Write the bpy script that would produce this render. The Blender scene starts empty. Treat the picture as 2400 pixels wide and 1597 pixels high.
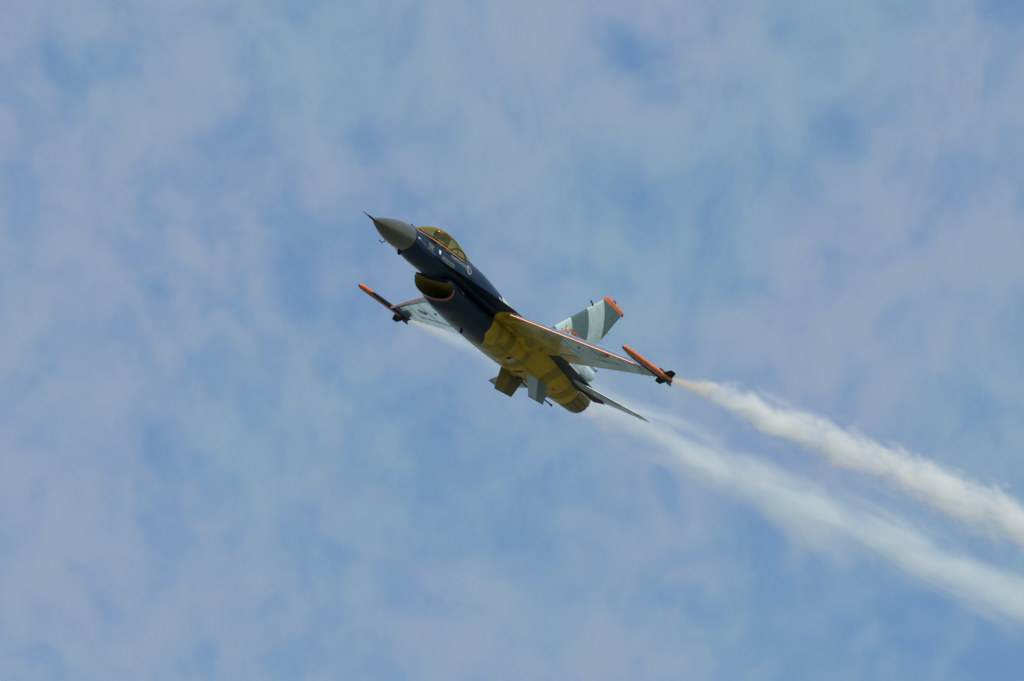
import bpy, math, random
from math import sin, cos, pi, radians, sqrt
from mathutils import Matrix, Vector
random.seed(4)
S = bpy.context.scene
C = S.collection

# ------------------------------------------------------------------ camera
ELEV = radians(22.0)
DIST = 519.0
PXM = 78.66                                   # pixels (of 2400) per metre at the jet
cam_d = bpy.data.cameras.new('camera')
cam = bpy.data.objects.new('camera', cam_d); C.objects.link(cam)
cam_d.sensor_width = 36.0
cam_d.lens = 36.0 * PXM * DIST / 2400.0
cam_d.clip_start = 1.0; cam_d.clip_end = 30000.0
cam.location = (0, 0, 1.7)
cam.rotation_euler = (pi / 2 + ELEV, 0, 0)
S.camera = cam

# ------------------------------------------------------------------ sun, sky, exposure
SUN = Vector((0.42, -0.42, 0.80)).normalized()
sun_d = bpy.data.lights.new('sun', 'SUN'); sun_d.energy = 4.7; sun_d.angle = radians(0.53)
sun_d.color = (1.0, 0.95, 0.87)
sun = bpy.data.objects.new('sun', sun_d); C.objects.link(sun)
sun.rotation_euler = SUN.to_track_quat('Z', 'Y').to_euler()
S.view_settings.view_transform = 'Standard'; S.view_settings.look = 'None'
S.view_settings.exposure = 0.0; S.view_settings.gamma = 1.0
S.view_settings.use_curve_mapping = False

class NT:
    """tiny node helper"""
    def __init__(s, tree): s.t = tree; s.n = tree.nodes; s.l = tree.links
    def node(s, typ, **kw):
        n = s.n.new(typ)
        for k, v in kw.items(): setattr(n, k, v)
        return n
    def put(s, sock, v):
        if isinstance(v, bpy.types.NodeSocket): s.l.new(v, sock)
        elif isinstance(v, (tuple, list)) and len(v) == 3 and sock.type == 'RGBA': sock.default_value = (*v, 1)
        else: sock.default_value = v
    def m(s, op, a, b=None, c=None, clamp=False):
        n = s.node('ShaderNodeMath', operation=op, use_clamp=clamp)
        for i, v in enumerate((a, b, c)):
            if v is not None: s.put(n.inputs[i], v)
        return n.outputs[0]
    def vm(s, op, a, b=None, out=0):
        n = s.node('ShaderNodeVectorMath', operation=op)
        s.put(n.inputs[0], a)
        if b is not None: s.put(n.inputs[1], b)
        return n.outputs[out]
    def ss(s, v, a, b, lo=0.0, hi=1.0):
        n = s.node('ShaderNodeMapRange', interpolation_type='SMOOTHSTEP')
        for i, x in enumerate((v, a, b, lo, hi)): s.put(n.inputs[i], x)
        return n.outputs[0]
    def mix(s, f, a, b):
        n = s.node('ShaderNodeMix', data_type='RGBA')
        s.put(n.inputs[0], f); s.put(n.inputs[6], a); s.put(n.inputs[7], b)
        return n.outputs[2]
    def noise(s, vec, scale, detail=3, rough=0.5, dist=0.0, out=0):
        n = s.node('ShaderNodeTexNoise')
        s.put(n.inputs['Vector'], vec); s.put(n.inputs['Scale'], scale); s.put(n.inputs['Detail'], detail)
        s.put(n.inputs['Roughness'], rough); s.put(n.inputs['Distortion'], dist)
        return n.outputs[out]
    def sep(s, v):
        n = s.node('ShaderNodeSeparateXYZ'); s.put(n.inputs[0], v); return n.outputs
    def comb(s, x, y, z):
        n = s.node('ShaderNodeCombineXYZ')
        for i, v in enumerate((x, y, z)): s.put(n.inputs[i], v)
        return n.outputs[0]

W = bpy.data.worlds.new('World'); S.world = W; W.use_nodes = True
w = NT(W.node_tree); w.n.clear()
sky = w.node('ShaderNodeTexSky', sky_type='NISHITA', sun_disc=False)
sky.sun_elevation = math.asin(SUN.z); sky.sun_rotation = math.atan2(SUN.x, SUN.y)
sky.air_density = 1.0; sky.dust_density = 0.2; sky.ozone_density = 2.5
SKY_STRENGTH = 0.125
dirv = w.node('ShaderNodeTexCoord').outputs['Generated']
dx, dy, dz = w.sep(dirv)
dzc = w.m('MAXIMUM', w.m('ABSOLUTE', dz), 0.04)
# the cloud layer is a flat sheet high up: direction divided by its height
T = math.tan(ELEV)
cx = w.m('MULTIPLY', w.m('DIVIDE', dx, dzc), T)          # ~ across, in units of the distance ahead
cy = w.m('MULTIPLY', w.m('DIVIDE', dy, dzc), T * T)
cv = w.comb(cx, w.m('MULTIPLY', cy, 0.74), 0.0)
warp = w.noise(cv, 150.0, 3, 0.5, out=1)
cvw = w.vm('ADD', cv, w.vm('MULTIPLY', w.vm('SUBTRACT', warp, (0.5, 0.5, 0.5)), (0.0040, 0.0040, 0.0)))
n1 = w.noise(cvw, 290.0, 3, 0.5)
n2 = w.noise(w.vm('ADD', cvw, (3.1, 1.7, 0)), 560.0, 4, 0.55)
n0 = w.noise(w.vm('ADD', cv, (7.1, 0.7, 0)), 60.0, 2, 0.5)
cl = w.m('ADD', w.m('ADD', w.m('MULTIPLY', n1, 0.62), w.m('MULTIPLY', n2, 0.19)), w.m('MULTIPLY', n0, 0.19))
# thick and thin places of the layer (photo pixels -> places in the sheet)
FPX = PXM * DIST
def sheet(px, py):
    u = (px - 1200) / FPX; v = -(py - 798.5) / FPX
    d = Vector((u, cos(ELEV) - v * sin(ELEV), sin(ELEV) + v * cos(ELEV)))
    return d.x / d.z * T, d.y / d.z * T * T * .74
BL = [(390, 270, 150, 190, .13), (560, 130, 130, 130, .07), (800, 230, 120, 190, .09), (1230, 230, 300, 330, .10),
      (1850, 760, 330, 200, .11), (120, 1370, 330, 260, .10), (1260, 1480, 330, 180, .10), (2150, 130, 300, 220, .07),
      (1900, 130, 200, 160, .06), (640, 1180, 200, 200, .05), (2330, 700, 200, 320, .08), (60, 60, 260, 120, .06),
      (180, 780, 240, 240, .03), (1500, 1330, 240, 140, .04),
      (1475, 120, 70, 60, -.20), (1545, 190, 80, 80, -.08), (200, 175, 190, 90, -.14), (2390, 30, 110, 70, -.26), (505, 350, 60, 110, -.12),
      (1500, 480, 150, 60, -.12), (930, 395, 110, 160, -.10), (350, 1010, 110, 170, -.11), (715, 660, 90, 100, -.12),
      (1070, 960, 130, 130, -.07), (2370, 1560, 190, 130, -.20), (1290, 1240, 110, 110, -.09), (1960, 300, 110, 70, -.10),
      (640, 520, 80, 120, -.08), (220, 850, 60, 60, -.07), (480, 1220, 140, 120, -.07), (1690, 640, 120, 110, -.09),
      (1750, 1290, 260, 160, -.05), (2050, 1000, 260, 100, -.05), (1000, 540, 200, 90, -.07), (2000, 1480, 420, 180, -.10), (1000, 1250, 260, 200, -.04), (1750, 1100, 220, 140, -.05), (720, 1300, 60, 120, -.08)]
for (px, py, rx, ry, a) in BL:
    sx, sy = sheet(px, py); ex, _ = sheet(px + rx, py); _, ey = sheet(px, py - ry)
    ux = w.m('DIVIDE', w.m('SUBTRACT', w.sep(cvw)[0], sx), abs(ex - sx))
    uy = w.m('DIVIDE', w.m('SUBTRACT', w.sep(cvw)[1], sy), abs(ey - sy))
    r2 = w.m('ADD', w.m('MULTIPLY', ux, ux), w.m('MULTIPLY', uy, uy))
    cl = w.m('ADD', cl, w.m('MULTIPLY', w.m('EXPONENT', w.m('MULTIPLY', r2, -0.9)), a * (1.05 if a < 0 else .9)))
cover = w.ss(cl, 0.18, 0.70)
tint = w.ss(w.noise(w.vm('ADD', cv, (1.3, 5.2, 0)), 42.0, 2, 0.5), 0.38, 0.62)
ccol = w.mix(tint, (0.262, 0.388, 0.505), (0.302, 0.384, 0.515))
skyc = w.vm('MULTIPLY', sky.outputs[0], (SKY_STRENGTH * .86, SKY_STRENGTH, SKY_STRENGTH * 1.03))
final = w.mix(w.m('MULTIPLY', cover, 0.96), skyc, ccol)
bg = w.node('ShaderNodeBackground'); w.put(bg.inputs[0], final); bg.inputs[1].default_value = 1.0
w.l.new(bg.outputs[0], w.node('ShaderNodeOutputWorld').inputs[0])

# ------------------------------------------------------------------ materials
def mat(name, col=(.5, .5, .5), rough=.4, metal=0.0, coat=0.0, spec=.5, build=None, bump=0.0):
    m = bpy.data.materials.new(name); m.use_nodes = True
    t = NT(m.node_tree); t.n.clear()
    b = t.node('ShaderNodeBsdfPrincipled'); o = t.node('ShaderNodeOutputMaterial')
    t.l.new(b.outputs[0], o.inputs[0])
    b.inputs['Roughness'].default_value = rough; b.inputs['Metallic'].default_value = metal
    b.inputs['Coat Weight'].default_value = coat; b.inputs['Coat Roughness'].default_value = .18
    b.inputs['Specular IOR Level'].default_value = spec
    co = t.node('ShaderNodeTexCoord').outputs['Object']
    c = build(t, co) if build else None
    if c is None:
        n = t.noise(co, 3.5, 5, .6)
        k = t.ss(n, .3, .7, .82, 1.12)
        c = t.vm('MULTIPLY', tuple(col), t.comb(k, k, k))
    t.put(b.inputs['Base Color'], c)
    # grime and uneven sheen
    g = t.noise(co, 2.3, 4, .6); t.put(b.inputs['Roughness'], t.ss(g, .25, .75, max(rough - .08, .05), rough + .12))
    if bump:
        bn = t.node('ShaderNodeBump'); bn.inputs['Strength'].default_value = bump; bn.inputs['Distance'].default_value = .01
        t.put(bn.inputs['Height'], t.noise(co, 9, 4, .6)); t.l.new(bn.outputs[0], b.inputs['Normal'])
    return m

OX = 8.0                                       # local origin sits 8 m behind the probe tip
NAVY = (.008, .026, .056)
def rings(t, x, a, ca, cb, edges, s=.02):
    """1 where the band is dark; concentric bands round (ca, cb)"""
    u = t.m('SUBTRACT', x, ca - OX); v = t.m('SUBTRACT', a, cb)
    r = t.m('SQRT', t.m('ADD', t.m('MULTIPLY', u, u), t.m('MULTIPLY', v, v)))
    d = None
    for i, e in enumerate(edges):
        k = t.ss(r, e - s, e + s)
        sgn = -1.0 if i % 2 == 0 else 1.0
        d = t.m('ADD', 1.0, t.m('MULTIPLY', k, sgn)) if d is None else t.m('ADD', d, t.m('MULTIPLY', k, sgn))
    return d

def fin_paint(t, co):
    x, y, z = t.sep(co)
    d = rings(t, x, z, 11.3, .8, (.5, 1.28, 2.16, 3.0))
    g = t.ss(t.noise(co, 4, 5, .6), .3, .7, .90, 1.08)
    c = t.mix(d, (.46, .58, .57), (.09, .15, .145))
    return t.vm('MULTIPLY', c, t.comb(g, g, g))

BLOTCH = [(8.25, .15, .22, .50), (8.62, .62, .22, .42), (8.95, .05, .22, .45), (7.98, 1.02, .20, .42), (8.25, 1.28, .45, .16), (8.60, .95, .50, .14),
          (8.65, 1.80, .50, .28), (9.25, 1.05, .34, .26), (9.75, .35, .26, .55), (9.95, 1.20, .40, .22), (10.3, 1.75, .28, .42), (9.6, 2.3, .25, .30),
          (8.3, -.75, .25, .4), (9.2, -.7, .25, .4), (8.9, -1.7, .5, .3), (10.0, -1.4, .35, .4), (10.5, -.35, .25, .45), (9.1, -2.2, .3, .25)]
def belly_bands(t, co):
    wv = t.noise(co, 1.1, 2, .5, out=1)
    c2 = t.vm('ADD', co, t.vm('MULTIPLY', t.vm('SUBTRACT', wv, (.5, .5, .5)), (.55, .55, .2)))
    x, y, z = t.sep(c2)
    d = None
    for bx, by, rx, ry in BLOTCH:
        u = t.m('DIVIDE', t.m('SUBTRACT', x, bx - OX), rx); v = t.m('DIVIDE', t.m('ADD', y, by), ry)
        q = t.ss(t.m('SQRT', t.m('ADD', t.m('MULTIPLY', u, u), t.m('MULTIPLY', v, v))), .86, 1.12, 1.0, 0.0)
        d = q if d is None else t.m('MAXIMUM', d, q)
    for a, b in ((10.85, 11.55), (12.35, 13.0)):
        xb = t.m('SUBTRACT', x, t.m('MULTIPLY', t.m('MULTIPLY', y, y), .35))
        q = t.m('MULTIPLY', t.ss(xb, a - OX - .05, a - OX + .05), t.ss(xb, b - OX - .05, b - OX + .05, 1.0, 0.0))
        d = t.m('MAXIMUM', d, q)
    return d

def grime(t, co, c):
    # streaks along the airflow, soft blotches
    st = t.noise(t.vm('MULTIPLY', co, (.55, 6.0, 6.0)), 1.6, 5, .65)
    bl = t.noise(co, 1.7, 5, .6)
    k = t.m('MULTIPLY', t.ss(st, .25, .75, .90, 1.06), t.ss(bl, .3, .7, .90, 1.07))
    return t.vm('MULTIPLY', c, t.comb(k, k, k))

def body_paint(t, co):
    x, y, z = t.sep(co)
    ay = t.m('ABSOLUTE', y)
    wob = t.m('MULTIPLY', t.m('SUBTRACT', t.noise(co, 1.4, 2, .5), .5), .5)
    xb = t.m('ADD', t.m('ADD', x, wob), t.ss(ay, .0, .95, -.75, .1))
    front = t.ss(xb, 7.38 - OX - .03, 7.38 - OX + .03, 1.0, 0.0)
    d = belly_bands(t, co)
    tan = t.mix(d, (.57, .375, .012), (.33, .25, .022))  # tan hue carries warm ground bounce; darker blotches are camouflage
    up = t.mix(d, (.36, .46, .43), (.12, .18, .17))
    side = t.ss(z, -.12, -.02)
    c = t.mix(side, tan, up)
    c = t.mix(front, c, NAVY)
    return grime(t, co, c)

def wing_paint(t, co):
    x, y, z = t.sep(co)
    ay = t.m('ABSOLUTE', y)
    wv = t.noise(co, 1.3, 2, .5, out=1)
    wx, wy, wz = t.sep(t.vm('SUBTRACT', wv, (.5, .5, .5)))
    inner = t.ss(t.m('ADD', ay, t.m('MULTIPLY', wy, .9)), 2.1, 2.2, 1.0, 0.0)
    d = belly_bands(t, co)
    tan = t.mix(d, (.57, .39, .018), (.32, .26, .028))  # inner tan includes warm light bounced off the ground
    pale = t.mix(t.ss(t.noise(co, .8, 2, .5, .6), .49, .53), (.42, .76, .90), (.29, .53, .60))  # pale blue includes sky reflected along the underside
    c = t.mix(inner, pale, tan)
    tip = t.ss(t.m('ADD', t.m('ADD', ay, t.m('MULTIPLY', x, .25)), t.m('MULTIPLY', wx, .5)), 4.62, 4.82)
    c = t.mix(t.m('MULTIPLY', tip, .75), c, (.05, .10, .14))  # dark tip corner puts the rail's shadow into the colour
    return grime(t, co, c)

def stab_paint(t, co):
    x, y, z = t.sep(co)
    d = rings(t, x, y, 11.2, 0, (2.3, 3.0, 3.5))
    c = t.mix(d, (.16, .24, .24), (.34, .46, .50))
    return grime(t, co, c)

def ventral_paint(t, co):
    x, y, z = t.sep(co)
    d = t.ss(t.m('ADD', x, t.m('MULTIPLY', z, .25)), 11.15 - OX - .21, 11.15 - OX - .17)
    c = t.mix(t.ss(y, -.1, .1), t.mix(d, (.48, .60, .66), (.17, .23, .21)), t.mix(d, (.30, .23, .03), (.15, .12, .025)))  # port pale with skylight, starboard brown with ground bounce, both in the colour
    return grime(t, co, c)

def radome_paint(t, co):
    n = t.noise(co, 2.0, 4, .6)
    c = t.mix(t.ss(n, .3, .7), (.050, .048, .026), (.062, .059, .032))
    return c

def ground_paint(t, co):
    n = t.noise(co, .012, 4, .6); f = t.noise(co, .35, 4, .6)
    c = t.mix(t.ss(n, .42, .58), (.090, .100, .078), (.130, .135, .110))
    k = t.ss(f, .2, .8, .75, 1.2)
    return t.vm('MULTIPLY', c, t.comb(k, k, k))

M = {}
M['body'] = mat('fuselage_paint', rough=.30, spec=.16, build=body_paint, bump=.05)
M['wing'] = mat('wing_paint', rough=.22, coat=1.0, build=wing_paint, bump=.04)
M['fin'] = mat('fin_paint', rough=.42, build=fin_paint, bump=.04)
M['stab'] = mat('tailplane_paint', rough=.38, coat=.2, build=stab_paint)
M['ventral'] = mat('ventral_fin_paint', rough=.4, build=ventral_paint)
M['radome'] = mat('radome_paint', rough=.28, coat=.9, spec=.5, build=radome_paint)
M['navy'] = mat('navy_paint', NAVY, .36, spec=.18)
M['steel_blue'] = mat('blue_grey_paint', (.10, .145, .21), .35, coat=.3)
M['orange'] = mat('orange_paint', (.66, .135, .008), .35, coat=.2)
M['orange_line'] = mat('orange_line_paint', (.95, .30, .14), .3, coat=.3)
M['black'] = mat('black_paint', (.008, .010, .014), .5, spec=.25)
M['dark_metal'] = mat('dark_metal', (.07, .07, .075), .4, metal=.6)
M['petal'] = mat('nozzle_metal', (.20, .16, .05), .36, metal=.4)
M['nozzle_dark'] = mat('nozzle_inside', (.02, .018, .016), .6)
M['mark'] = mat('stencil_paint', (.26, .27, .19), .5)
M['white'] = mat('white_paint', (.80, .80, .78), .4)
M['red'] = mat('red_paint', (.45, .03, .02), .4)
M['blue'] = mat('blue_paint', (.03, .08, .30), .4)
M['grey'] = mat('light_grey_paint', (.46, .58, .60), .4)
M['olive_in'] = mat('duct_bounce_paint', (.30, .25, .06), .4)  # olive of the ground bounce inside the duct, put into the colour
M['seat'] = mat('seat_fabric', (.04, .045, .03), .8)
M['suit'] = mat('flight_suit', (.07, .085, .03), .85)
M['helmet'] = mat('helmet_shell', (.20, .12, .09), .3, coat=.4)
M['visor'] = mat('visor', (.02, .02, .02), .1, coat=.8)
M['skin'] = mat('skin', (.45, .25, .17), .6)
M['seam'] = mat('panel_seam', (.045, .038, .014), .6)
M['grey_seam'] = mat('grey_panel_seam', (.12, .17, .17), .6)
M['navy_seam'] = mat('navy_panel_seam', (.030, .052, .075), .6)
M['ground'] = mat('ground_soil_grass', rough=.95, spec=.1, build=ground_paint)

gm = bpy.data.materials.new('canopy_glass'); gm.use_nodes = True
t = NT(gm.node_tree); t.n.clear()
tr = t.node('ShaderNodeBsdfTransparent'); tr.inputs[0].default_value = (1.0, .82, .37, 1)
gl = t.node('ShaderNodeBsdfGlossy'); gl.inputs[0].default_value = (1.0, .72, .30, 1); gl.inputs[1].default_value = .07
fr = t.node('ShaderNodeLayerWeight'); fr.inputs[0].default_value = .22
mx = t.node('ShaderNodeMixShader'); t.put(mx.inputs[0], t.ss(fr.outputs['Fresnel'], 0, 1, .14, .42))
t.l.new(tr.outputs[0], mx.inputs[1]); t.l.new(gl.outputs[0], mx.inputs[2])
t.l.new(mx.outputs[0], t.node('ShaderNodeOutputMaterial').inputs[0])
M['glass'] = gm

# ------------------------------------------------------------------ mesh helpers
# jet space: x aft from the probe tip, y to the pilot's left, z up; metres
def tag(o, **kw):
    for k, v in kw.items():
        o[k] = v
    return o

def mesh(name, vs, fs, m, parent=None, smooth=True, jet=True):
    import bmesh
    bm = bmesh.new()
    for v in vs: bm.verts.new((v[0] - OX, -v[1], v[2]) if jet else v)
    bm.verts.ensure_lookup_table()
    for f in fs:
        try: bm.faces.new([bm.verts[i] for i in f])
        except ValueError: pass
    bmesh.ops.recalc_face_normals(bm, faces=bm.faces)
    me = bpy.data.meshes.new(name); bm.to_mesh(me); bm.free()
    for mm in (m if isinstance(m, list) else [m]): me.materials.append(mm)
    if smooth:
        me.polygons.foreach_set('use_smooth', [True] * len(me.polygons))
        try: me.set_sharp_from_angle(angle=radians(38))
        except Exception: pass
    o = bpy.data.objects.new(name, me); C.objects.link(o)
    if parent: o.parent = parent
    return o

def loft(secs, closed=True, cap0=True, cap1=True):
    vs, fs = [], []
    n = len(secs[0])
    for s in secs: vs += list(s)
    for i in range(len(secs) - 1):
        for j in range(n if closed else n - 1):
            a = i * n + j; b = i * n + (j + 1) % n
            fs.append((a, b, b + n, a + n))
    if cap0: fs.append(tuple(range(n))[::-1])
    if cap1: fs.append(tuple(range((len(secs) - 1) * n, len(secs) * n)))
    return vs, fs

def interp(tab, x):
    """smooth (catmull-rom) interpolation in a table of rows (x, a, b, ...)"""
    if x <= tab[0][0]: return list(tab[0][1:])
    if x >= tab[-1][0]: return list(tab[-1][1:])
    for i in range(len(tab) - 1):
        if tab[i][0] <= x <= tab[i + 1][0]: break
    p1, p2 = tab[i], tab[i + 1]; p0 = tab[max(i - 1, 0)]; p3 = tab[min(i + 2, len(tab) - 1)]
    h = p2[0] - p1[0]; u = (x - p1[0]) / h
    out = []
    for k in range(1, len(p1)):
        m1 = (p2[k] - p0[k]) / (p2[0] - p0[0]) * h if p2[0] != p0[0] else 0
        m2 = (p3[k] - p1[k]) / (p3[0] - p1[0]) * h if p3[0] != p1[0] else 0
        out.append((2*u**3 - 3*u**2 + 1)*p1[k] + (u**3 - 2*u**2 + u)*m1 + (-2*u**3 + 3*u**2)*p2[k] + (u**3 - u**2)*m2)
    return out

def sup(th, n):
    c, s = cos(th), sin(th)
    return (math.copysign(abs(c) ** (2 / n), c), math.copysign(abs(s) ** (2 / n), s))

def ring(x, w_, zt, zc, zb, nt, nb, N=48):
    out = []
    for k in range(N):
        th = 2 * pi * k / N
        c, s = sup(th, nt if sin(th) >= 0 else nb)
        out.append((x, w_ * c, zc + (zt - zc if s >= 0 else zc - zb) * s))
    return out

# x, half width, top, widest height, bottom, top power, bottom power
FUS = [(2.45, .42, .29, -.13, -.55, 2, 2), (2.9, .45, .33, -.12, -.57, 2, 2), (3.5, .49, .39, -.09, -.56, 2.1, 2),
       (4.2, .54, .46, -.06, -.50, 2.2, 2.1), (4.7, .60, .52, -.06, -.40, 2.2, 2.1), (5.0, .64, .57, -.05, -.36, 2.2, 2.2), (5.8, .72, .70, -.03, -.30, 2.1, 2.4),
       (6.6, .82, .70, -.02, -.30, 2.0, 2.6), (7.5, .90, .60, -.02, -.30, 1.9, 2.6), (8.6, .95, .50, -.02, -.36, 1.9, 2.4),
       (10.2, .95, .47, -.01, -.6, 1.9, 2.2), (11.5, .86, .52, 0, -.62, 2, 2), (12.5, .70, .60, 0, -.60, 2, 2),
       (13.35, .53, .53, 0, -.53, 2, 2)]
NAC = [(5.02, .69, -.36, -.55, -.90, 3.0, 2.1), (5.6, .71, -.30, -.56, -.98, 3, 2.15), (6.5, .73, -.25, -.54, -1.02, 3, 2.2),
       (7.6, .74, -.2, -.50, -1.0, 3, 2.25), (8.8, .74, -.15, -.46, -.95, 3, 2.3), (10.2, .72, -.1, -.38, -.86, 3, 2.2),
       (11.6, .68, -.05, -.25, -.76, 3, 2.1), (12.8, .60, 0, -.1, -.62, 2.4, 2)]
def surf_y(tab, x, z):
    w_, zt, zc, zb, nt, nb = interp(tab, x)
    h, n = (zt - zc, nt) if z >= zc else (zc - zb, nb)
    q = min(abs(z - zc) / h, 1.0)
    return w_ * (1 - q ** n) ** (1 / n)
def surf_z(tab, x, y):
    w_, zt, zc, zb, nt, nb = interp(tab, x)
    q = min(abs(y) / w_, 1.0)
    return zc - (zc - zb) * (1 - q ** nb) ** (1 / nb)

def tube(p, r, n=10):
    """tube along points p with radius r (number or list)"""
    P = [Vector(q) for q in p]; secs = []
    for i, q in enumerate(P):
        d = (P[min(i + 1, len(P) - 1)] - P[max(i - 1, 0)]).normalized()
        a = d.cross(Vector((0, 0, 1)) if abs(d.z) < .9 else Vector((0, 1, 0))).normalized(); b = d.cross(a)
        rr = r[i] if isinstance(r, (list, tuple)) else r
        secs.append([tuple(q + a * rr * cos(2 * pi * k / n) + b * rr * sin(2 * pi * k / n)) for k in range(n)])
    return loft(secs)

PROF = [(0, 0), (.01, .22), (.04, .45), (.12, .75), (.3, .97), (.5, 1.0), (.7, .80), (.88, .42), (1, .06)]
def prof(f):
    for (a, b), (c, d) in zip(PROF, PROF[1:]):
        if a <= f <= c: return b + (d - b) * (f - a) / (c - a)
    return 0
def foil(secs, tdir, f0=0.0, f1=1.0, n=9):
    """secs: (LE, TE, thickness); the piece of the section between chord fractions f0 and f1"""
    td = Vector(tdir); S_ = []
    fr = [f0 + (f1 - f0) * (k / (n - 1)) ** (1.6 if f0 == 0 else 1) for k in range(n)]
    for le, te, th in secs:
        le, te = Vector(le), Vector(te)
        up = [tuple(le + (te - le) * f + td * (prof(f) * th / 2 + .002)) for f in fr]
        dn = [tuple(le + (te - le) * f - td * (prof(f) * th / 2 + .002)) for f in fr]
        S_.append(up + dn[::-1])
    return loft(S_)

def box(c, s, bev=0):
    x, y, z = c; a, b, d = (q / 2 for q in s)
    vs = [(x + i * a, y + j * b, z + k * d) for i in (-1, 1) for j in (-1, 1) for k in (-1, 1)]
    return vs, [(0, 1, 3, 2), (4, 6, 7, 5), (0, 4, 5, 1), (2, 3, 7, 6), (0, 2, 6, 4), (1, 5, 7, 3)]
def join(*parts):
    vs, fs = [], []
    for v, f in parts:
        o = len(vs); vs += list(v); fs += [tuple(i + o for i in q) for q in f]
    return vs, fs

# ------------------------------------------------------------------ ground
N = 64
gv = [(0, 0, 0)] + [(9000 * cos(2 * pi * k / N), 9000 * sin(2 * pi * k / N), 0) for k in range(N)]
g = mesh('ground', gv, [(0, 1 + k, 1 + (k + 1) % N) for k in range(N)], M['ground'], smooth=False, jet=False)
tag(g, kind='structure', label='dry green and straw coloured airfield grass far below')

# ------------------------------------------------------------------ the jet's place and attitude
Rm = [(0.4352, 0.8150, 0.3826), (0.4209, 0.1913, -0.8867), (0.7960, -0.5469, 0.2597)]   # rows: picture right, down, away; columns: aft, left, up
ri = Vector((1, 0, 0)); dn = -Vector((0, -sin(ELEV), cos(ELEV))); aw = Vector((0, cos(ELEV), sin(ELEV)))
def col(k): return (ri * Rm[0][k] + dn * Rm[1][k] + aw * Rm[2][k])
ax = col(0).normalized(); up = col(2); up = (up - ax * up.dot(ax)).normalized(); st = up.cross(ax)   # st = starboard
loc = cam.location + aw * DIST + ri * ((1142.58 - 1200) / PXM) + dn * ((733.31 - 798.5) / PXM)
JM = Matrix(((ax.x, st.x, up.x, loc.x), (ax.y, st.y, up.y, loc.y), (ax.z, st.z, up.z, loc.z), (0, 0, 0, 1)))
def jet_point(x, y, z): return JM @ Vector((x - OX, -y, z))
jet = bpy.data.objects.new('fighter_jet', None); C.objects.link(jet); jet.matrix_world = JM
jet.empty_display_size = 1
tag(jet, category='fighter jet', label='single engine fighter jet with navy nose, tan ground-bounce tint on the belly and orange fin tip banking upward')
P = jet

# ------------------------------------------------------------------ nose
secs = []
for k in range(19):
    u = k / 18; x = .60 + 1.85 * u
    r = .42 * (math.sin(u * pi / 2) ** .80) if u > 0 else .012
    zc = -.40 + .27 * u ** 1.1
    r = max(r, .014)
    secs.append(ring(x, r, zc + r, zc, zc - r, 2, 2))
rad = mesh('radome', *loft(secs), M['radome'], P)
mesh('pitot_probe', *tube([(0, 0, -.445), (.30, 0, -.425), (.32, 0, -.424), (.62, 0, -.40)], [.008, .014, .022, .036]), M['black'], rad)
mesh('radome_seam', *loft([ring(2.455, .424, .294, -.13, -.554, 2, 2), ring(2.475, .424, .294, -.13, -.554, 2, 2)], cap0=False, cap1=False), M['black'], rad)

# ------------------------------------------------------------------ fuselage
xs = [2.45 + (13.35 - 2.45) * k / 90 for k in range(91)]
fus = mesh('fuselage', *loft([ring(x, *interp(FUS, x)) for x in xs]), M['body'], P)
# engine nacelle behind the intake
xs = [5.9 + (12.8 - 5.9) * k / 60 for k in range(61)]
nac = mesh('engine_nacelle', *loft([ring(x, *interp(NAC, x)) for x in xs], cap0=False), M['body'], P)
for x in (2.95, 4.05, 5.05, 6.3, 7.15):
    a_ = interp(FUS, x); b_ = [a_[0] + .0035, a_[1] + .0035, a_[2], a_[3] - .0035, a_[4], a_[5]]
    mesh('skin_joint', *loft([ring(x, *b_), ring(x + .013, *b_)], cap0=False, cap1=False), M['navy_seam'], fus)
for x in (6.35, 7.1, 7.8):
    a_ = interp(NAC, x); b_ = [a_[0] + .0035, a_[1] + .0035, a_[2], a_[3] - .0035, a_[4], a_[5]]
    mesh('skin_joint', *loft([ring(x, *b_), ring(x + .013, *b_)], cap0=False, cap1=False), M['navy_seam'], nac)
# spine and dorsal fairing
SP = [(5.6, .30, .70), (6.5, .30, .72), (8.0, .26, .60), (9.6, .20, .54), (11.0, .16, .74), (12.4, .18, 1.0), (13.4, .17, .98)]
secs = []
for k in range(31):
    x = 5.6 + 7.8 * k / 30; w_, zt = interp(SP, x)
    secs.append(ring(x, w_, zt, .45, .2, 2.3, 2, 24))
mesh('dorsal_spine', *loft(secs), M['body'], P)

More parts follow.
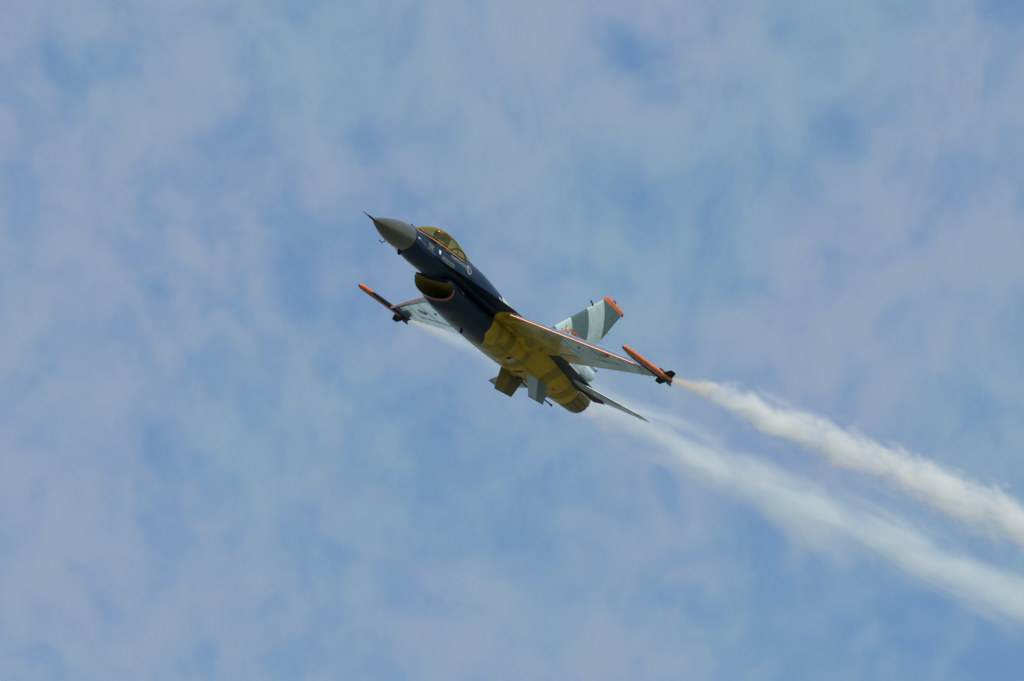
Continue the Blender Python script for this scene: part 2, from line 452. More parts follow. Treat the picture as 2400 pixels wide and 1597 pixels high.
# ------------------------------------------------------------------ strakes and aft shelves
for s in (1, -1):
    ed = [(3.35, .40, -.10), (3.7, .54, -.09), (4.2, .64, -.08), (4.7, .78, -.07), (5.3, 1.0, -.06), (5.9, 1.2, -.06), (6.45, 1.37, -.05), (7.0, 1.48, -.04), (7.55, 1.55, -.02), (8.2, 1.6, 0)]
    secs = []
    for (x, y, z) in ed:
        yi = .2; th = .02 + .12 * min((x - 3.3) / 3, 1)
        ye = y
        rowt = [(x, s * (yi + (ye - yi) * f), z + th * (1 - f) + .006) for f in (0, .3, .6, .85, 1)]
        rowb = [(x, s * (yi + (ye - yi) * f), z - th * (1 - f) * 1.2 - .006) for f in (0, .3, .6, .85, 1)]
        secs.append(rowt + rowb[::-1])
    mesh('strake', *loft(secs), M['body'], P)
    ed = [(9.6, 1.45, .10), (10.4, 1.41, .11), (11.2, 1.38, .10), (12.2, 1.32, .09), (12.8, 1.27, .07), (13.25, 1.25, .05)]
    secs = []
    for (x, y, th) in ed:
        rowt = [(x, s * (.3 + (y - .3) * f), th * (1 - f * .7)) for f in (0, .5, 1)]
        rowb = [(x, s * (.3 + (y - .3) * f), -th * (1 - f * .7)) for f in (0, .5, 1)]
        secs.append(rowt + rowb[::-1])
    sh = mesh('tail_shelf', *loft(secs), M['navy'], P)  # navy here paints in the shade under the wing root
    mesh('shelf_sunlit_edge', *tube([(10.98, s * 1.415, -.005), (11.7, s * 1.375, -.005)], .020, 6), M['white'], sh)  # white tube painted in as the sunlit part of the shelf edge
    # split speed brakes at the end of each shelf
    for q in (1, -1):
        vs = [(13.2, s * .72, .005 * q), (13.2, s * 1.24, .005 * q), (13.85, s * 1.22, .06 * q), (13.85, s * .80, .06 * q)]
        vs += [(a, b, c + .05 * q if i < 2 else c + .012 * q) for i, (a, b, c) in enumerate(vs)]
        mesh('speed_brake', vs, [(0, 1, 2, 3), (4, 7, 6, 5), (0, 4, 5, 1), (1, 5, 6, 2), (2, 6, 7, 3), (3, 7, 4, 0)], M['black'], P, smooth=False)

# ------------------------------------------------------------------ intake
def lip_x(y, z):       # the mouth is raked: its upper corners reach further forward
    return 5.08 - .95 * (z + .84)
secs = []
def mouth(sc, dx_, x0=None, N=56):
    out = []
    for k in range(N):
        th = 2 * pi * k / N
        c, s_ = sup(th, 7.0 if sin(th) >= 0 else 2.1)
        y = .69 * c * sc; zc = -.58
        z = zc + (.18 * sc if s_ >= 0 else .30 * sc) * s_
        x = (lip_x(y, z) + dx_) if x0 is None else x0
        out.append((x, y, z))
    return out
o1 = mouth(1.0, 0); 
outer = [mouth(.985, -.012), mouth(1.0, .01), mouth(1.012, .10), mouth(1.02, .25)]
for x in (5.5, 5.75, 6.0):
    outer.append(ring(x, *interp(NAC, x), N=56))
inner = [mouth(.985, -.012), mouth(.955, .05), mouth(.93, .3), mouth(.91, .9), mouth(.89, 1.6), mouth(.87, 2.4), mouth(.85, 3.2)]
vo, fo = loft(outer, cap0=False, cap1=False)
intake = mesh('air_intake', vo, fo, M['navy'], P)
vi, fi = loft(inner, cap0=False, cap1=True)
mesh('intake_duct', vi, fi, M['olive_in'], intake)
# orange band round the lower lip
b0, b1 = mouth(1.017, .035), mouth(1.022, .105)
idx = [k for k in range(56) if 29 <= k <= 55 or k == 0]
idx = list(range(29, 56)) + [0]
vs = [b0[k] for k in idx] + [b1[k] for k in idx]; n = len(idx)
mesh('lip_stripe', vs, [(k, k + 1, k + 1 + n, k + n) for k in range(n - 1)], M['orange'], intake)
# splitter plate above the mouth
vs = [(4.60, -.62, -.412), (4.60, .62, -.412), (5.6, .66, -.412), (5.6, -.66, -.412)]
vs += [(a + (.05 if a < 5 else 0), b, c + .05) for a, b, c in vs]
mesh('splitter_plate', vs, [(0, 1, 2, 3), (4, 7, 6, 5), (0, 4, 5, 1), (1, 5, 6, 2), (2, 6, 7, 3), (3, 7, 4, 0)], M['navy'], intake, smooth=False)

# ------------------------------------------------------------------ canopy
CAN = [(2.78, .14, .30, .30), (3.0, .27, .30, .45), (3.3, .36, .32, .63), (3.7, .41, .35, .81), (4.2, .43, .39, .92), (4.7, .42, .43, .93),
       (5.2, .38, .50, .86), (5.6, .32, .58, .78), (5.98, .20, .66, .715)]
secs = []
for k in range(33):
    x = 2.78 + 3.2 * k / 32; w_, zr, zt = interp(CAN, x)
    secs.append([(x, w_ * cos(pi * j / 20), zr + max(zt - zr, .004) * sin(pi * j / 20) ** .9) for j in range(21)])
can = mesh('canopy', *loft(secs, closed=False, cap0=False, cap1=False), M['glass'], P)
# sill and its orange line, each side
for s in (1, -1):
    pts = []; pt2 = []
    for k in range(33):
        x = 2.78 + 3.2 * k / 32; w_, zr, zt = interp(CAN, x)
        pts.append((x, s * (w_ + .006), zr - .012)); pt2.append((x, s * (w_ - .0), zr + .035))
    mesh('sill_stripe', *tube(pts, .014, 8), M['orange_line'], can)
    mesh('canopy_frame', *tube(pt2, .012, 8), M['black'], can)
# arches: the hoop behind the seat and the joint with the rear glazing
for xx, r in ((5.35, .024), (4.78, .015)):
    w_, zr, zt = interp(CAN, xx)
    mesh('canopy_arch', *tube([(xx - .10 * sin(pi * j / 16), (w_ - .012) * cos(pi * j / 16), zr + (zt - zr - .015) * sin(pi * j / 16) ** .9) for j in range(17)], r, 8), M['black'], can)
# cockpit tub: coaming, instrument hood, seat
secs = []
for k in range(13):
    x = 2.85 + .75 * k / 12; u = k / 12
    h = .30 + .20 * u ** .8; wd = .16 + .20 * u
    secs.append([(x, wd * cos(pi * j / 10), .28 + (h - .28 + .02) * sin(pi * j / 10)) for j in range(11)])
mesh('instrument_hood', *loft(secs, closed=False, cap0=False, cap1=True), M['black'], P)
vs, fs = join(box((4.36, 0, .52), (.16, .42, .62)), box((4.30, 0, .80), (.14, .26, .14)), box((4.1, 0, .30), (.5, .42, .16)))
mesh('ejection_seat', vs, fs, M['seat'], P, smooth=False)
mesh('rear_deck', *loft([[(x, wd * cos(pi * j / 10), z0 + hh * sin(pi * j / 10)) for j in range(11)] for x, wd, z0, hh in
     ((4.55, .34, .40, .06), (4.9, .34, .42, .12), (5.3, .30, .48, .16), (5.8, .2, .58, .10))], closed=False), M['seat'], P)

# ------------------------------------------------------------------ pilot
def blob(c, r, nu=16, nv=12, sq=1.0):
    secs = []
    for i in range(nv + 1):
        ph = -pi / 2 + pi * i / nv
        rr = max(cos(ph), .02)
        secs.append([(c[0] + r[0] * rr * cos(2 * pi * j / nu), c[1] + r[1] * rr * sin(2 * pi * j / nu), c[2] + r[2] * sin(ph)) for j in range(nu)])
    return loft(secs)
pil = bpy.data.objects.new('person', None); C.objects.link(pil); pil.matrix_world = JM
tag(pil, category='person', label='helmeted pilot in olive suit sitting under the gold tinted canopy')
# body: hips, torso, shoulders and neck in one surface, seated and reclined
bodysec = []
for (x, z, wx, wy) in ((4.02, .20, .15, .18), (4.08, .32, .14, .19), (4.12, .44, .13, .22), (4.10, .52, .11, .23), (4.08, .56, .08, .15), (4.06, .60, .055, .065), (4.04, .66, .05, .055)):
    bodysec.append([(x + wx * cos(2 * pi * j / 16), wy * sin(2 * pi * j / 16), z) for j in range(16)])
parts = [loft(bodysec)]
for s in (1, -1):
    parts.append(tube([(4.10, s * .20, .52), (4.02, s * .27, .38), (3.90, s * .29, .28), (3.74, s * .25, .30), (3.64, s * .22, .33)], [.065, .06, .05, .042, .032], 10))
    parts.append(tube([(4.02, s * .10, .20), (3.75, s * .13, .26), (3.50, s * .13, .22), (3.30, s * .12, .05)], [.09, .08, .07, .055], 10))
    parts.append(blob((3.60, s * .21, .345), (.05, .035, .03), 10, 8))
mesh('flight_suit', *join(*parts), M['suit'], pil)
mesh('head', *blob((4.00, 0, .71), (.085, .075, .105)), M['skin'], pil)
hel = mesh('helmet', *blob((4.02, 0, .745), (.135, .122, .125), 20, 14), M['helmet'], pil)
mesh('visor', *blob((3.955, 0, .745), (.095, .105, .055), 16, 10), M['visor'], pil)
mesh('oxygen_mask', *tube([(3.93, 0, .69), (3.87, 0, .66), (3.88, 0, .58), (3.98, .04, .48)], [.05, .045, .022, .02], 10), M['black'], pil)

# ------------------------------------------------------------------ wings
def wz(y, x=10.95):
    return .068 * (y - 1.2) - .11 * max(0.0, 1 - (y - 1.5) / 3.1) * min(max((10.95 - x) / 3.5, 0), 1)
def hinge(y):   # leading edge flap hinge
    u = (y - 1.5) / 3.1
    return 7.45 + (10.12 - 7.45) * u
def le(y):
    u = (y - 1.5) / 3.1
    return (6.97 + (9.82 - 6.97) * u, wz(y, 7.4) - .16 - .02 * u)
XTE = 10.95
for s in (1, -1):
    def sec(y, th):
        return ((hinge(y), s * y, wz(y)), (XTE, s * y, wz(y)), th)
    # main box
    def wbox(y0, y1, xa, xb, ta, tb, n=6, nm='wing', m=M['wing'], par=P):
        secs = []
        for k in range(n):
            y = y0 + (y1 - y0) * k / (n - 1); th = .15 - .11 * (y - .9) / 3.7
            A_, B_ = xa(y), xb(y)
            rt = []; rb = []
            for j in range(8):
                f = j / 7; x = A_ + (B_ - A_) * f
                t_ = th * (ta + (tb - ta) * f ** 1.3)
                rt.append((x, s * y, wz(y, x) + t_ * .25 + .003)); rb.append((x, s * y, wz(y, x) - t_ * .6 - .003))
            secs.append(rt + rb[::-1])
        return mesh(nm, *loft(secs), m, par)
    FL = lambda y: XTE - .86 + .10 * (y - 1.4)            # flaperon hinge
    wing = wbox(.75, 1.55, lambda y: 7.6, lambda y: XTE - .02 if y < 1.38 else XTE - .02, 1, .12, 3)
    wbox(1.55, 3.75, hinge, lambda y: FL(y) - .012, 1, .45, 8, 'wing_panel', M['wing'], wing)
    wbox(3.75, 4.58, hinge, lambda y: XTE, .9, .10, 4, 'outer_wing_panel', M['wing'], wing)
    fl = wbox(1.56, 3.74, lambda y: FL(y) + .012, lambda y: XTE, .42, .05, 6, 'flaperon', M['wing'], wing)
    # drooped leading edge flap
    secs = []
    for k in range(8):
        y = 1.55 + 3.02 * k / 7; lx, lz = le(y); hx = hinge(y) + .02; th = .13 - .09 * (y - 1.5) / 3.1
        hz = wz(y, hinge(y))
        secs.append([(hx, s * y, hz + th * .25), (hx * .5 + lx * .5, s * y, hz * .5 + lz * .5 + th * .3 + .015), (lx + .05, s * y, lz + .030), (lx, s * y, lz + .008), (lx, s * y, lz - .008), (lx + .05, s * y, lz - .018),
                     (hx * .5 + lx * .5, s * y, hz * .5 + lz * .5 - th * .25), (hx, s * y, hz - th * .6)])
    lf = mesh('leading_edge_flap', *loft(secs), M['steel_blue'], wing)
    mesh('leading_edge_stripe', *tube([(le(y)[0] - .004, s * y, le(y)[1] - .004) for y in (1.50, 2.5, 3.5, 4.42)], .030, 8), M['orange_line'], wing)
    # hinge seam and static wicks
    for y in (3.95, 4.18, 4.38):
        mesh('static_wick', *tube([(XTE - .02, s * y, wz(y)), (XTE + .12, s * y, wz(y) + .01)], .006, 6), M['black'], wing)
    # flap hinge fairings under the flaperon
    mesh('hinge_seam', *tube([(FL(y), s * y, wz(y, FL(y)) - (.15 - .11 * (y - .9) / 3.7) * .30 - .006) for y in (1.56, 2.3, 3.0, 3.74)], .006, 6), M['grey_seam'], wing)
    mesh('hinge_seam', *tube([(hinge(y) + .03, s * y, wz(y, hinge(y)) - (.15 - .11 * (y - .9) / 3.7) * .6 - .004) for y in (1.56, 2.5, 3.5, 4.5)], .006, 6), M['grey_seam'], wing)
    for yy in (2.35, 3.05, 3.75, 4.2):
        mesh('rib_seam', *tube([(hinge(yy) + .05 + (XTE - hinge(yy) - .1) * f, s * yy, wz(yy, hinge(yy) + (XTE - hinge(yy)) * f) - (.15 - .11 * (yy - .9) / 3.7) * .6 * (1 - (.9 if yy > 3.7 else .55) * f ** 1.3) - .003) for f in (0, .2, .4, .6, .72)], .004, 6), M['grey_seam'], wing)
    mesh('drain_cover', *blob((9.33, s * 2.63, wz(2.63, 9.33) - .062), (.06, .03, .012), 10, 6), M['black'], wing)
    # launcher rail on the tip
    zr = wz(4.66)
    rail = mesh('launcher_rail', *loft([[(x, s * (4.66 + .035 * cos(a)), z_ + h * sin(a)) for a in [2 * pi * j / 12 for j in range(12)]]
        for x, z_, h in ((8.72, .035, .01), (8.85, .05, .045), (9.2, .08, .06), (10.6, .20, .065), (11.05, .245, .05), (11.15, .26, .02))]), M['navy'], wing)
    # roundel: four coloured sectors, on the lower surface
    cx_, cy_ = 9.66, 3.33
    for a0, a1, mm, nm in ((0, 120, 'red', 'roundel_red'), (120, 240, 'white', 'roundel_white'), (240, 360, 'blue', 'roundel_blue')):
        vs = [(cx_, s * cy_, 0)] + [(cx_ + .16 * cos(radians(a0 + (a1 - a0) * k / 10)), s * (cy_ + .16 * sin(radians(a0 + (a1 - a0) * k / 10))), 0) for k in range(11)]
        vs = [(a, b, wz(abs(b), a) - .6 * (.15 - .11 * (abs(b) - .9) / 3.7) * .80 - .012) for a, b, _ in vs]
        mesh(nm, vs, [(0, k, k + 1) for k in range(1, 11)], M[mm], wing, smooth=False)
    vs = [(cx_ + .06 * cos(2 * pi * k / 12), s * (cy_ + .06 * sin(2 * pi * k / 12)), 0) for k in range(12)]
    vs = [(a, b, wz(abs(b), a) - .6 * (.15 - .11 * (abs(b) - .9) / 3.7) * .80 - .016) for a, b, _ in vs]
    mesh('roundel_centre', vs, [tuple(range(12))], M['orange'], wing, smooth=False)

# ------------------------------------------------------------------ fin
FZ0, FZ1 = .72, 3.06
def fle(z): return 10.98 + (13.42 - 10.98) * (z - FZ0) / (FZ1 - FZ0)
def fte(z): return 13.50 + (14.60 - 13.50) * (z - FZ0) / (FZ1 - FZ0)
def fth(z): return .20 - .13 * (z - FZ0) / (FZ1 - FZ0)
zs = [FZ0 + (3.0 - FZ0) * k / 8 for k in range(9)]
fin = mesh('vertical_fin', *foil([((fle(z), 0, z), (fte(z), 0, z), fth(z)) for z in zs], (0, 1, 0), 0, .76), M['fin'], P)
mesh('rudder', *foil([((fle(z), 0, z), (fte(z), 0, z), fth(z)) for z in [1.02 + (2.99 - 1.02) * k / 6 for k in range(7)]], (0, 1, 0), .768, 1), M['fin'], fin)
zs = [3.005, 3.08, 3.13, 3.17]
cap = mesh('fin_cap', *foil([((13.36, 0, 3.005), (14.56, 0, 3.005), .075), ((13.42, 0, 3.10), (14.62, 0, 3.07), .07), ((13.50, 0, 3.17), (14.66, 0, 3.12), .06), ((13.54, 0, 3.185), (14.40, 0, 3.16), .02)], (0, 1, 0)), M['orange'], fin)
mesh('tail_light', *blob((14.62, 0, 3.06), (.05, .03, .06), 10, 8), M['dark_metal'], cap)
mesh('fin_antenna', *tube([(13.85, 0, 3.15), (13.93, 0, 3.22), (14.02, 0, 3.22), (14.12, 0, 3.12)], .016, 6), M['black'], cap)
mesh('fin_probe', *tube([(13.02, 0, 2.60), (12.90, 0, 2.64), (12.76, 0, 2.68)], .022, 8), M['black'], fin)
for z in (1.9, 2.3, 2.95):
    mesh('static_wick', *tube([(fte(z) - .02, 0, z), (fte(z) + .13, 0, z - .02)], .006, 6), M['black'], fin)
# fin root fairing and brake parachute housing
secs = []
for x, w_, zt, zb in ((9.6, .06, .55, .4), (10.4, .12, .74, .4), (11.2, .16, .96, .4), (12.4, .19, 1.04, .4), (13.4, .18, 1.06, .44), (14.0, .15, 1.02, .58), (14.28, .14, 1.0, .64), (14.36, .12, .97, .70), (14.38, .05, .90, .76)):
    secs.append(ring(x, w_, zt, (zt + zb) / 2, zb, 3, 3, 24))
ch = mesh('parachute_housing', *loft(secs), M['grey'], fin)
mesh('housing_lamp', *loft([ring(x, r, 1.13 + r, 1.13, 1.13 - r, 2, 2, 12) for x, r in ((13.95, .02), (14.05, .05), (14.42, .055), (14.5, .03))]), M['grey'], ch)
mesh('lamp_glass', *blob((14.50, 0, 1.13), (.05, .045, .045), 10, 8), M['blue'], ch)

# code on the fin, both sides
STR = {'J': [[(1, 1), (.98, .1), (.8, 0), (.25, .02), (0, .28)]], '-': [[(.15, .48), (.85, .48)]],
       '0': [[(.5, 1), (.85, .85), (.95, .5), (.85, .15), (.5, 0), (.15, .15), (.05, .5), (.15, .85), (.5, 1)]],
       '5': [[(.9, 1), (.2, 1), (.15, .56), (.6, .6), (.92, .35), (.75, .06), (.35, 0), (.05, .12)]]}
def strokes(polys, place, wd):
    vs, fs = [], []
    for pl in polys:
        for (a, b) in zip(pl, pl[1:]):
            A_, B_ = Vector(a), Vector(b); d = (B_ - A_)
            if d.length == 0: continue
            d.normalize(); n = Vector((-d.y, d.x)) * wd / 2; e = d * wd * .4
            o = len(vs)
            for q in (A_ - e - n, A_ - e + n, B_ + e + n, B_ + e - n): vs.append(place(q.x, q.y, len(fs) * .0002))
            fs.append((o, o + 1, o + 2, o + 3))
    return vs, fs
for s in (1, -1):
    xcur = 11.86
    for chh, wd_ in (('J', .20), ('-', .15), ('0', .25), ('5', .25), ('5', .25)):
        x0 = xcur
        def place(a, b, lift, x0=x0):
            xx, zz = x0 + a, 1.23 + b
            if s < 0: xx = 11.86 * 2 + 1.2 - xx
            f = (xx - fle(zz)) / (fte(zz) - fle(zz))
            return (xx, s * (max(prof(min(max(f, 0), 1)), .3) * fth(zz) / 2 + .008 + lift), zz)
        polys = [[(px * wd_ * .82, pz * .27) for px, pz in pl] for pl in STR[chh]]
        mesh('code_letter' if chh == 'J' else ('code_dash' if chh == '-' else 'code_digit'), *strokes(polys, place, .048), M['orange'], fin, smooth=False)
        xcur += wd_

# ------------------------------------------------------------------ tailplanes, ventral fins
for s in (1, -1):
    secs = [((12.18, s * .86, -.03), (13.85, s * .86, .04), .10), ((12.36, s * 1.15, -.06), (13.95, s * 1.15, .0), .09), ((13.46, s * 2.72, -.25), (14.06, s * 2.76, -.215), .03), ((13.56, s * 2.82, -.26), (14.06, s * 2.83, -.22), .012)]
    sb = mesh('stabilator', *foil(secs, (0, 0, 1)), M['stab'], P)
    mesh('leading_edge', *tube([(12.17, s * .86, -.03), (12.37, s * 1.15, -.06), (13.45, s * 2.72, -.25)], .009, 6), M['white'], sb)
    for y in (2.45, 2.65):
        mesh('static_wick', *tube([(14.0, s * y, -.18), (14.14, s * y, -.18)], .006, 6), M['black'], sb)
    n_ = Vector((0, .95, .25 * s))
    secs = [((10.42, s * .46, -.60), (11.78, s * .46, -.55), .06), ((10.47, s * .475, -.74), (11.79, s * .475, -.70), .055), ((10.80, s * .62, -1.34), (11.76, s * .58, -1.18), .03)]
    vf = mesh('ventral_fin', *foil(secs, (0, 1, 0)), M['ventral'], P)
    mesh('fin_edge', *tube([(10.80, s * .62, -1.345), (11.76, s * .58, -1.185)], .010, 6), M['black'], vf)
# tail hook
hk = mesh('arrestor_hook', *tube([(10.9, 0, -.84), (11.3, 0, -.86), (12.9, 0, -.74), (13.05, 0, -.74)], [.03, .025, .022, .04], 8), M['dark_metal'], P)
mesh('hook_mount', *blob((10.9, 0, -.80), (.22, .09, .09), 12, 8), M['dark_metal'], hk)

# ------------------------------------------------------------------ nozzle
nz = mesh('exhaust_nozzle', *loft([ring(13.33, .525, .525, 0, -.525, 2, 2), ring(13.40, .52, .52, 0, -.52, 2, 2), ring(13.45, .50, .50, 0, -.50, 2, 2)], cap0=False, cap1=False), M['dark_metal'], P)
NP = 16
for k in range(NP):
    a0 = 2 * pi * (k + .05) / NP; a1 = 2 * pi * (k + .95) / NP
    rows = []
    for x, r, r2 in ((13.44, .505, .47), (13.75, .49, .455), (14.05, .455, .43), (14.28, .415, .40)):
        rows.append([(x, r * cos(a), r * sin(a)) for a in (a0, (a0 + a1) / 2, a1)] + [(x, r2 * cos(a), r2 * sin(a)) for a in (a1, (a0 + a1) / 2, a0)])
    mesh('nozzle_petal', *loft(rows), M['petal'], nz)
    a = 2 * pi * k / NP
mesh('nozzle_liner', *loft([ring(x, r, r, 0, -r, 2, 2) for x, r in ((14.26, .395), (13.9, .42), (13.45, .44), (13.3, .2))], cap0=False), M['nozzle_dark'], nz)

# ------------------------------------------------------------------ small fittings and stencils
mesh('angle_of_attack_probe', *tube([(1.95, -.18, -.52), (1.80, -.20, -.66), (1.62, -.20, -.66)], .014, 6), M['black'], rad)
mesh('nose_antenna', *foil([((2.42, 0, -.53), (2.66, 0, -.56), .03), ((2.46, 0, -.66), (2.60, 0, -.66), .02)], (0, 1, 0)), M['black'], fus)
for x in (2.52, 2.62, 2.72):
    mesh('antenna_blade', *foil([((x, 0, .30), (x + .07, 0, .31), .015), ((x + .02, 0, .37), (x + .07, 0, .37), .01)], (0, 1, 0)), M['black'], fus)
def decal(tab, pts, off=.004):
    """(x, z) outline laid on the left/right side of a body"""
    return pts
def side_patch(nm, x0, x1, z0, z1, m, s=1, slope=0.0, n=6, par=fus, off=.005):
    vs = []; k2 = 3
    for i in range(n + 1):
        x = x0 + (x1 - x0) * i / n
        for j in range(k2 + 1):
            z = z0 + (z1 - z0) * j / k2 + slope * (x - x0)
            vs.append((x, s * (surf_y(FUS, x, z) + off), z + (off if z > 0.1 else 0)))
    q = k2 + 1
    return mesh(nm, vs, [(i * q + j, i * q + j + 1, (i + 1) * q + j + 1, (i + 1) * q + j) for i in range(n) for j in range(k2)], m, par, smooth=False)
for s in (1, -1):
    # stencilled blocks of small print: rows of short dashes
    for (bx, bz, ln, rows, sl) in ((3.90, .00, .72, 3, .02), (4.42, .25, .80, 3, .03), (3.15, -.02, .30, 5, .0)):
        for r_ in range(rows):
            x = bx + random.uniform(0, .05)
            while x < bx + ln:
                l = random.uniform(.04, .13)
                side_patch('stencil_print', x, min(x + l, bx + ln), bz + .034 * r_ + sl * (x - bx), bz + .034 * r_ + .017 + sl * (x - bx), M['mark'], s, n=1)
                x += l + random.uniform(.02, .045)
    side_patch('white_stencil', 3.74, 3.84, .06, .17, M['white'], s, n=2)
    side_patch('sensor_streak', 2.56, 2.68, .00, .03, M['white'], s, n=2)
    # thin lines
    side_patch('panel_line', 2.70, 3.05, .0, .012, M['mark'], s, slope=-.12, n=4)
    side_patch('panel_line', 3.10, 3.60, -.07, -.058, M['mark'], s, slope=.0, n=4)
    for q in range(7):
        side_patch('stencil_dash', 4.15 + .2 * q, 4.25 + .2 * q, .375 + .02 * q, .388 + .02 * q, M['mark'], s, n=1)
    # emblem ring below the canopy
    vs = []
    for k in range(25):
        a = 2 * pi * k / 24
        for r_ in (.135, .095):
            x = 5.36 + r_ * cos(a); z = .29 + r_ * sin(a) * .95
            vs.append((x, s * (surf_y(FUS, x, z) + .006), z + .004))
    mesh('emblem_ring', vs, [(2 * k, 2 * k + 1, 2 * k + 3, 2 * k + 2) for k in range(24)], M['mark'], fus, smooth=False)
    side_patch('emblem_bar', 5.32, 5.36, .20, .38, M['mark'], s, n=1)
    side_patch('strake_edge_line', 3.95, 5.1, -.035, -.024, M['mark'], s, slope=.02, n=8)
# gun port (recess shade painted as a dark patch) and blast trough, left side
side_patch('gun_port_shade_patch', 5.42, 5.72, .04, .13, M['black'], 1, n=4, off=.012)
side_patch('gun_trough', 5.72, 6.5, .05, .09, M['navy'], 1, n=6, off=.012)
side_patch('glint_patch', 7.05, 7.28, .20, .235, M['white'], 1, slope=-.25, n=3, off=.02)  # white patch painted in for a small glint
mesh('warning_mark', *blob((5.35, .735, -.46), (.10, .02, .02), 8, 6), M['red'], intake)

# seams, doors and openings on the nacelle underside
def belly_strip(nm, p0, p1, wd, m, n=10, off=.006, par=nac):
    (xa, ya), (xb, yb) = p0, p1
    d = Vector((xb - xa, yb - ya)).normalized(); q = Vector((-d.y, d.x)) * wd / 2
    vs = []
    for i in range(n + 1):
        x = xa + (xb - xa) * i / n; y = ya + (yb - ya) * i / n
        for sg in (-1, 1):
            X, Y = x + sg * q.x, y + sg * q.y
            vs.append((X, Y, surf_z(NAC, X, Y) - off))
    return mesh(nm, vs, [(2 * i, 2 * i + 1, 2 * i + 3, 2 * i + 2) for i in range(n)], m, par, smooth=False)
for s in (1, -1):
    belly_strip('door_seam', (8.25, s * .22), (9.75, s * .22), .012, M['seam'])
    belly_strip('door_seam', (8.1, s * .60), (10.6, s * .58), .012, M['seam'])
for x in (8.25, 9.0, 9.75, 10.35, 11.2, 12.0):
    belly_strip('panel_seam', (x, -.60), (x, .60), .010, M['seam'], 14)
belly_strip('door_seam', (8.25, 0), (10.3, 0), .010, M['seam'])
belly_strip('vent_opening', (9.25, .44), (9.25, .56), .14, M['black'], 3, .008)
belly_strip('vent_frame', (9.40, .40), (9.40, .60), .18, M['grey'], 3, .005)
belly_strip('drain_opening', (10.32, -.10), (10.45, -.10), .12, M['black'], 3, .008)
belly_strip('drain_hatch', (10.32, .12), (10.32, .42), .14, M['seam'], 4, .007)
belly_strip('red_mark', (12.1, .46), (12.1, .52), .20, M['red'], 3, .008)
belly_strip('vent_opening', (11.95, .0), (12.05, .0), .10, M['black'], 3, .008)
mesh('blade_antenna', *foil([((7.0, 0, -1.0), (7.2, 0, -1.0), .02), ((7.08, 0, -1.1), (7.18, 0, -1.1), .012)], (0, 1, 0)), M['black'], nac)
mesh('blade_antenna', *foil([((12.35, 0, -.66), (12.6, 0, -.63), .02), ((12.42, 0, -.80), (12.58, 0, -.78), .012)], (0, 1, 0)), M['black'], nac)

# ------------------------------------------------------------------ wingtip smoke missiles
def missile(s, label):
    root = bpy.data.objects.new('smoke_missile', None); C.objects.link(root)
    n0 = Vector((8.2, s * 4.83, 0.0)); t0 = Vector((11.25, s * 4.83, .29))
    root.matrix_world = JM
    tag(root, category='missile', label=label, group='orange smoke missiles on the wingtips')
    d = (t0 - n0); L_ = d.length; d.normalize()
    y_ = Vector((0, 1, 0)); z_ = d.cross(y_).normalized()
    if z_.z < 0: z_ = -z_
    def pt(u, r, a): return tuple(n0 + d * u + (y_ * cos(a) + z_ * sin(a)) * r)
    def rev(rows, n=20): return loft([[pt(u, r, 2 * pi * j / n) for j in range(n)] for u, r in rows])
    mesh('body', *rev([(.38, .083), (.5, .085), (2.9, .085), (2.98, .082)]), M['orange'], root)
    mesh('nose_cone', *rev([(0, .028), (.02, .045), (.07, .064), (.17, .078), (.379, .083)]), M['orange'], root)
    mesh('seeker_tip', *rev([(-.02, .006), (-.012, .022), (.004, .034)], 12), M['dark_metal'], root)
    mesh('smoke_nozzle', *rev([(2.981, .078), (3.05, .07), (3.06, .05)]), M['black'], root)
    for k in range(4):
        a = pi / 4 + k * pi / 2
        vs = [pt(2.42, .08, a), pt(2.58, .30, a), pt(2.86, .30, a), pt(2.98, .08, a)]
        off = (y_ * -sin(a) + z_ * cos(a)) * .008
        vs = [tuple(Vector(v) + off) for v in vs] + [tuple(Vector(v) - off) for v in vs]
        mesh('tail_fin', vs, [(0, 1, 2, 3), (7, 6, 5, 4), (0, 4, 5, 1), (1, 5, 6, 2), (2, 6, 7, 3), (3, 7, 4, 0)], M['black'], root, smooth=False)
    for u in (.75, 1.5, 2.2):
        mesh('hanger', *box(tuple(n0 + d * u - Vector((0, s * .085, 0))), (.10, .06, .05)), M['dark_metal'], root, smooth=False)
    mesh('body_band', *rev([(1.95, .0865), (1.98, .0865)]), M['red'], root)
    return root, t0, d
mL, tL, _ = missile(1, 'orange smoke missile on the near wingtip, with nothing but sky behind it')
mR, tR, _ = missile(-1, 'orange smoke missile on the far wingtip, beside its dark rail and below the intake')

